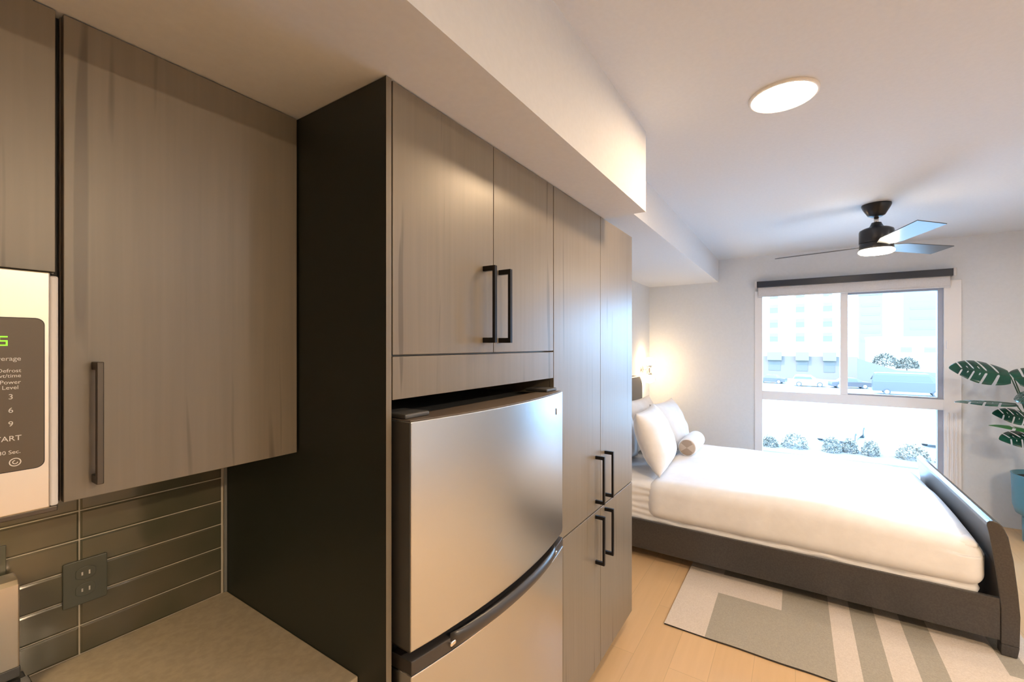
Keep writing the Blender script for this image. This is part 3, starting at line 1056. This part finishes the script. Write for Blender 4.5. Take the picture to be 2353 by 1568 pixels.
fine_y.append(ys[-1])
grid = {}
for i, x in enumerate(fine_x):
    for j, y in enumerate(fine_y):
        edge = 0.004 * noise.noise(Vector((x * 6, y * 6, 0))) if i in (0, len(fine_x) - 1) else 0
        grid[i, j] = bm.verts.new((x + edge, y, 0.0095 + 0.0018 * noise.noise(Vector((x * 7, y * 7, 3)))))
for i in range(len(fine_x) - 1):
    for j in range(len(fine_y) - 1):
        f = bm.faces.new((grid[i, j], grid[i + 1, j], grid[i + 1, j + 1], grid[i, j + 1]))
        f.material_index = rugcol((fine_x[i] + fine_x[i + 1]) / 2, (fine_y[j] + fine_y[j + 1]) / 2)
# skirt to the floor
def skirt(keys):
    low = [bm.verts.new((grid[k].co.x, grid[k].co.y, 0.0005)) for k in keys]
    for a in range(len(keys) - 1):
        bm.faces.new((grid[keys[a]], grid[keys[a + 1]], low[a + 1], low[a])).material_index = 2
NX, NY = len(fine_x) - 1, len(fine_y) - 1
skirt([(0, j) for j in range(NY + 1)])
skirt([(NX, j) for j in range(NY + 1)])
skirt([(i, 0) for i in range(NX + 1)])
skirt([(i, NY) for i in range(NX + 1)])
tag(build('rug', bm, [M['rugc'], M['rugg'], M['rugb']]), 'cream and grey striped geometric rug on the oak floor under the bed', 'rug')

# ------------------------------------------------------------------ potted monstera
PXc, PYc = 5.36, -1.755
t = thing('potted_plant', 'monstera plant in a teal planter beside the window', 'plant', (PXc, PYc, 0))
bm = bmesh.new()
lathe(bm, [(0, 0.205), (0.150, 0.205), (0.205, 0.235), (0.222, 0.30), (0.230, 0.555), (0.233, 0.562), (0.222, 0.562), (0.216, 0.52), (0, 0.52)], (PXc, PYc, 0), 56)
build('planter', bm, M['pot'], t, smooth=True)
bm = bmesh.new()
lathe(bm, [(0, 0), (0.165, 0.0), (0.168, 0.2), (0.16, 0.2048), (0, 0.2048)], (PXc, PYc, 0), 48)
build('planter_base', bm, M['pot'], t, smooth=True, bevel=0.003)
bm = bmesh.new()
lathe(bm, [(0, 0.0), (0.215, 0.0), (0.215, 0.004), (0.1, 0.012), (0, 0.016)], (PXc, PYc, 0.521), 40)
build('soil', bm, M['soil'], t, smooth=True)

def monstera(base, tip, up, width, m, slots=5, curl=0.15, name='leaf', hole=True):
    """split leaf between base and tip; up = rough leaf normal"""
    base, tip, up = Vector(base), Vector(tip), Vector(up).normalized()
    L = (tip - base).length
    ax = (tip - base).normalized()
    sd = ax.cross(up).normalized()
    nn = sd.cross(ax).normalized()
    bm = bmesh.new()
    n = 96
    def halfw(s):
        return width * (math.sin(PI * min(1, (s * 0.93 + 0.07)) ** 0.72) ** 0.75)
    def pos(s, w, side):
        d = curl * L * (s ** 2) + 0.35 * abs(w) ** 2 / max(width, 1e-3) * 0.5
        sweep = 0.35 * abs(w)              # side veins lean to the tip
        back = -0.10 * L * max(0, 1 - s * 5) * (abs(w) / width)
        return base + ax * (s * L + sweep + back - 0.12 * L * s) + sd * (side * w) - nn * d
    for side in (1, -1):
        prev = None
        for i in range(n + 1):
            s = i / n
            ph = (s * slots) % 1.0
            cut = 1.0
            if 0.08 < s < 0.92 and ph > 0.87:
                cut = 0.50 + 0.16 * math.sin(9 * s + 2 * side)
            ws = [halfw(s) * cut * k / 5 for k in range(6)]
            ring = [bm.verts.new(pos(s, w, side)) for w in ws]
            if prev:
                for k in range(5):
                    # skip faces that bridge a cut, leaving the slit open
                    if (prev_cut != cut) and k >= 1:
                        continue
                    if hole and cut == 1.0 and k == 1 and 0.38 < ph < 0.46 and 0.3 < s < 0.7:
                        continue
                    if prev_cut < 1 and cut < 1 and k >= 1 and False:
                        continue
                    bm.faces.new((prev[k], prev[k + 1], ring[k + 1], ring[k]))
            prev, prev_cut = ring, cut
    bmesh.ops.remove_doubles(bm, verts=bm.verts, dist=0.0004)
    loose = [v for v in bm.verts if not v.link_faces]
    bmesh.ops.delete(bm, geom=loose, context='VERTS')
    o = build(name, bm, m, t, smooth=True)
    so = o.modifiers.new('thickness', 'SOLIDIFY')
    so.thickness = 0.0016
    bm = bmesh.new()
    tube(bm, [pos(s / 10, 0, 1) + nn * 0.001 for s in range(10)], 0.0035, 6, 0.001)
    build('midrib', bm, M['stem'], o)
    return o

def stem(b, base, bend=0.1):
    b, base = Vector(b), Vector(base)
    pts = []
    for i in range(11):
        s = i / 10
        p = b.lerp(base, s)
        p += Vector((0, 0, 1)) * bend * math.sin(PI * s)
        pts.append(p)
    bm = bmesh.new()
    tube(bm, pts, 0.008, 8, 0.004)
    build('stem', bm, M['stem'], t, smooth=True)

crown = (PXc, PYc, 0.53)
leaves = [
    # base, tip, normal, half width, material, slots, curl
    ((5.30, -1.50, 1.375), (5.24, -1.10, 1.50), (-0.62, 0.05, 0.75), 0.145, 'leaf', 5, 0.16),
    ((5.30, -1.52, 1.36), (5.40, -1.88, 1.40), (-0.70, 0.0, 0.7), 0.13, 'leaf', 5, 0.15),
    ((5.20, -1.50, 1.160), (5.20, -1.10, 1.20), (-0.10, 0.0, 1.0), 0.11, 'leaf', 4, 0.12),
    ((5.25, -1.58, 1.27), (4.98, -1.48, 1.22), (-0.3, 0.5, 0.8), 0.08, 'leaf', 4, 0.2),
    ((5.28, -1.62, 1.03), (5.20, -1.37, 1.11), (-0.65, 0.1, 0.7), 0.085, 'leaf', 4, 0.2),
    ((5.22, -1.62, 0.935), (5.20, -1.33, 1.02), (-0.35, 0.1, 0.9), 0.038, 'leaf2', 2, 0.16),
    ((5.25, -1.66, 0.885), (5.18, -1.38, 0.885), (-0.60, 0.1, 0.8), 0.095, 'leaf', 4, 0.12),
    ((5.18, -1.70, 0.90), (5.06, -1.52, 0.93), (-0.75, 0.2, 0.55), 0.075, 'leaf2', 3, 0.12),
    ((5.36, -1.95, 1.15), (5.40, -2.30, 1.28), (-0.4, -0.3, 0.8), 0.13, 'leaf', 5, 0.2),
    ((5.25, -1.95, 1.35), (5.10, -2.2, 1.55), (-0.5, -0.2, 0.8), 0.12, 'leaf', 5, 0.2),
]
for i, (b, tp, nrm, hwid, mk, sl, cu) in enumerate(leaves):
    monstera(b, tp, nrm, hwid, M[mk], sl, cu, hole=hwid > 0.05)
    a = i * 2.4
    stem((PXc + 0.05 * math.cos(a), PYc + 0.05 * math.sin(a), 0.525), b, 0.04)

# ------------------------------------------------------------------ outside
ZG = -4.6
struct(box('ground', 6.2, 400, -250, 250, ZG - 0.3, ZG, M['asphalt']))

def building(name, label, x, y0, y1, z0, z1, depth, m, wins, base_z=None, win_m='hwin', awn=()):
    t = thing(name, label, 'building', (x + depth / 2, (y0 + y1) / 2, ZG))
    box('wall', x, x + depth, y0, y1, base_z if base_z is not None else z0, z1, M[m], t)
    if base_z is not None:
        box('ground_floor', x, x + depth, y0, y1, z0, base_z - 0.001, M['hotelbase'], t)
    box('parapet', x - 0.15, x + depth, y0 - 0.15, y1 + 0.15, z1 + 0.001, z1 + 0.5, M[m], t)
    for (yc, zc, w, h) in wins:
        f = box('window', x - 0.06, x - 0.001, yc - w / 2, yc + w / 2, zc - h / 2, zc + h / 2, M[win_m], t)
        box('blind', x - 0.09, x - 0.061, yc - w / 2, yc + w / 2, zc + h * 0.08, zc + h / 2, M['tower'], f)
    for (yc, zc, w, h) in awn:
        box('awning', x - 0.9, x - 0.001, yc - w / 2, yc + w / 2, zc - h / 2, zc + h / 2, M['awning'], t)
    return t
wins = []
for zc in (13.6, 11.0, 8.3, 5.55, 2.95):
    for yc in (11.6, 7.5, 3.4, -0.7, -4.75):
        wins.append((yc, zc, 1.35, 1.6))
wins += [(3.3, -2.1, 1.9, 2.2), (-1.0, -2.1, 1.7, 2.2), (-5.0, -2.1, 1.6, 2.4)]
building('hotel_building', 'white multi-storey building with rows of square windows seen through the upper left pane', 95, -9.0, 14, ZG, 16.5, 18, 'hotel', wins, base_z=-0.5,
         awn=[(3.3, 0.4 - 0.9, 2.3, 1.5), (-1.0, -0.5, 2.0, 1.5), (-5.0, -0.5, 1.9, 1.5)])
building('office_tower', 'pale distant tower left in the upper right pane', 190, -24.5, -18.2, ZG, 18.5, 12, 'tower', [(-21.3, z, 4.8, 0.9) for z in (3, 6, 9, 12, 15)], win_m='tower')
building('distant_block', 'pale distant block near the right sash of the upper right pane', 230, -52, -36, ZG, 24, 16, 'tower', [(-44, z, 12, 1.0) for z in (8, 12, 16)], win_m='tower')
building('low_building', 'low wide pale building behind the van', 150, -45, -17, ZG, 3.2, 12, 'hotel', [(-24, 0.3, 2.2, 1.4), (-28.5, 0.3, 2.2, 1.4), (-37, 1.0, 7.0, 2.6)], win_m='tower')

# sloping ramp wall
bm = bmesh.new()
prism(bm, [(-8.3, ZG), (-8.3, -0.6), (-13.0, -2.3), (-24.0, -2.9), (-24.0, ZG)], 'x', 88, 88.6)
tag(build('ramp_wall', bm, M['conc']), 'sloping grey concrete wall beyond the parked van', 'wall')

def car(name, label, x, y, rot, L, Wd, H, prof, m, cat='car', roofw=0.82):
    """prof = list of (u along length 0..1, z fraction of H) for the upper outline"""
    t = thing(name, label, cat, (x, y, ZG))
    t.rotation_euler = (0, 0, rot)
    bm = bmesh.new()
    rows = []
    zlo = 0.16 * H
    for u, z in prof:
        zz = z * H
        k = 1.0 if z < 0.62 else 1 - (1 - roofw) * (z - 0.62) / 0.38
        y_ = Wd / 2
        rows.append([bm.verts.new(p) for p in ((-L / 2 + u * L, -y_, zlo), (-L / 2 + u * L, -y_, min(zz, 0.6 * H)), (-L / 2 + u * L, -y_ * k, zz), (-L / 2 + u * L, y_ * k, zz), (-L / 2 + u * L, y_, min(zz, 0.6 * H)), (-L / 2 + u * L, y_, zlo))])
    for a, b in zip(rows, rows[1:]):
        for i in range(5):
            bm.faces.new((a[i], a[i + 1], b[i + 1], b[i]))
        bm.faces.new((a[5], a[0], b[0], b[5]))
    bm.faces.new(rows[0])
    bm.faces.new(rows[-1][::-1])
    def local(name_, bm_, mm, par=t):
        me = bpy.data.meshes.new(name_)
        bmesh.ops.remove_doubles(bm_, verts=bm_.verts, dist=1e-4)
        bmesh.ops.recalc_face_normals(bm_, faces=bm_.faces)
        bm_.to_mesh(me)
        bm_.free()
        me.materials.append(mm)
        o = bpy.data.objects.new(name_, me)
        COL.objects.link(o)
        o.parent = par
        return o
    body = local('body', bm, M[m])
    bv = body.modifiers.new('bevel', 'BEVEL')
    bv.width = 0.06
    bv.segments = 2
    bv.limit_method = 'ANGLE'
    # side windows and windscreens follow the roof outline
    top = [(u, z) for u, z in prof if z > 0.9]
    u0, u1 = top[0][0], top[-1][0]
    for s in (1, -1):
        bm = bmesh.new()
        y0_ = s * (Wd / 2 * (1 - (1 - roofw) * 0.1) + 0.015)
        y1_ = s * (Wd / 2 * (1 - (1 - roofw) * 0.85) + 0.015)
        q = [(-L / 2 + (u0 - 0.05) * L, y0_, 0.64 * H), (-L / 2 + (u1 + 0.05) * L, y0_, 0.64 * H), (-L / 2 + u1 * L, y1_, 0.90 * H), (-L / 2 + u0 * L, y1_, 0.90 * H)]
        q2 = [(a, b - s * 0.02, c) for a, b, c in q]
        A = [bm.verts.new(p) for p in q]
        B = [bm.verts.new(p) for p in q2]
        bm.faces.new(A)
        bm.faces.new(B[::-1])
        for i in range(4):
            bm.faces.new((A[i], B[i], B[(i + 1) % 4], A[(i + 1) % 4]))
        local('side_window', bm, M['carglass'])
    for ux in (0.19, 0.81):
        for s in (1, -1):
            bm = bmesh.new()
            rw = 0.23 * min(H, 1.6)
            lathe(bm, [(0, -0.11), (rw, -0.11), (rw, 0.11), (0, 0.11)], (-L / 2 + ux * L, s * (Wd / 2 - 0.07), rw), 22, 'y')
            w_ = local('wheel', bm, M['tyre'])
            bm = bmesh.new()
            lathe(bm, [(0, -0.115), (rw * 0.6, -0.115), (rw * 0.6, 0.115), (0, 0.115)], (-L / 2 + ux * L, s * (Wd / 2 - 0.07), rw), 18, 'y')
            local('hubcap', bm, M['carwhite'], w_)
    return t
sedan = [(0, .35), (0.01, .58), (.16, .64), (.30, .95), (.42, 1.0), (.60, .98), (.76, .68), (.97, .60), (1, .35)]
suv = [(0, .35), (0.01, .62), (.07, .93), (.14, 1.0), (.55, .99), (.72, .66), (.97, .58), (1, .35)]
van = [(0, .25), (0.005, .70), (.03, .97), (.06, 1.0), (.72, .99), (.90, .60), (.99, .50), (1, .25)]
car('van', 'blue-grey passenger van parked at the right of the upper right pane', 71.5, -11.8, -PI / 2 - 0.06, 7.2, 2.1, 2.7, van, 'carblue', 'van', 0.9)
car('car', 'white suv parked beside the grey ground floor of the white building', 78.5, -1.7, -PI / 2, 4.1, 1.9, 1.7, suv, 'carwhite')
car('car', 'dark sedan parked by the mullion, left of the van', 78.5, -6.5, -PI / 2 + 0.2, 4.8, 1.9, 1.5, sedan, 'cardark')
car('car', 'dark car seen low in the far left of the upper left pane', 82, 3.4, PI / 2 - 0.2, 4.4, 1.8, 1.45, sedan, 'cardark')
car('car', 'large white car close below, seen through the lower pane above the shrubs', 36, -2.55, 2.9, 4.6, 1.9, 1.5, sedan, 'carwhite')
car('car', 'white car at the lower right of the low pane behind the shrubs', 37.5, -8.0, 2.8, 4.6, 1.9, 1.5, sedan, 'carwhite')

struct(box('planting_bed', 29.2, 33.0, -12, 8, ZG, ZG + 0.08, M['grass']))
def leafy(bm, c, rx, ry, rz, n, sz, seed):
    rnd = random.Random(seed)
    for _ in range(n):
        th, ph = rnd.uniform(0, 2 * PI), math.acos(rnd.uniform(-0.2, 1))
        rr = rnd.uniform(0.7, 1.05)
        p = Vector((c[0] + rx * rr * math.sin(ph) * math.cos(th), c[1] + ry * rr * math.sin(ph) * math.sin(th), c[2] + rz * rr * math.cos(ph)))
        a = Vector((rnd.uniform(-1, 1), rnd.uniform(-1, 1), rnd.uniform(-1, 1))).normalized() * sz
        b = a.cross(Vector((rnd.uniform(-1, 1), rnd.uniform(-1, 1), 1))).normalized() * sz * 0.6
        vs_ = [bm.verts.new(p + q) for q in (-a, b, a, -b)]
        bm.faces.new(vs_)
i = 0
SH = [(30.6, 1.35, .45, 'round pale green shrub left of the others below the low pane'),
      (31.0, 0.05, .62, 'round dark green shrub standing apart, second from the left below the low pane'),
      (31.0, -1.75, .62, 'shrub at the left end of the shrub row below the low pane'),
      (31.4, -2.6, .55, 'low shrub in the row in front of the large white car'),
      (31.2, -3.5, .58, 'shrub at the right end of the row in front of the large white car'),
      (31.3, -5.25, .62, 'grey-green shrub beside the footboard top seen through the low pane'),
      (31.0, -6.9, .70, 'bushy olive shrub at the right edge of the low pane')]
for (x, y, r_, lab) in SH:
    bm = bmesh.new()
    leafy(bm, (x, y, ZG + 0.15), r_ * 0.9, r_ * (0.72 if -4 < y < -1 else 1.1), r_ * 1.3, 900, 0.06, i)
    i += 1
    o = build('shrub', bm, M['shrub'])
    tag(o, lab, 'shrub')
for (x, y, h, lab) in ((97, -12.8, 4.6, 'leafy pale tree behind the ramp wall, nearest the mullion'), (99, -16.0, 3.9, 'leafy pale tree behind the ramp wall, above the van roof')):
    t = thing('tree', lab, 'tree', (x, y, ZG))
    bm = bmesh.new()
    tube(bm, [(x, y, ZG), (x + 0.1, y, ZG + 1.2), (x, y + 0.1, ZG + h * 0.6)], 0.16, 8, 0.08)
    build('trunk', bm, M['bark'], t)
    bm = bmesh.new()
    leafy(bm, (x, y, ZG + h * 0.62), h * 0.40, h * 0.40, h * 0.42, 1300, 0.16, i)
    i += 1
    build('crown', bm, M['shrub'], t)
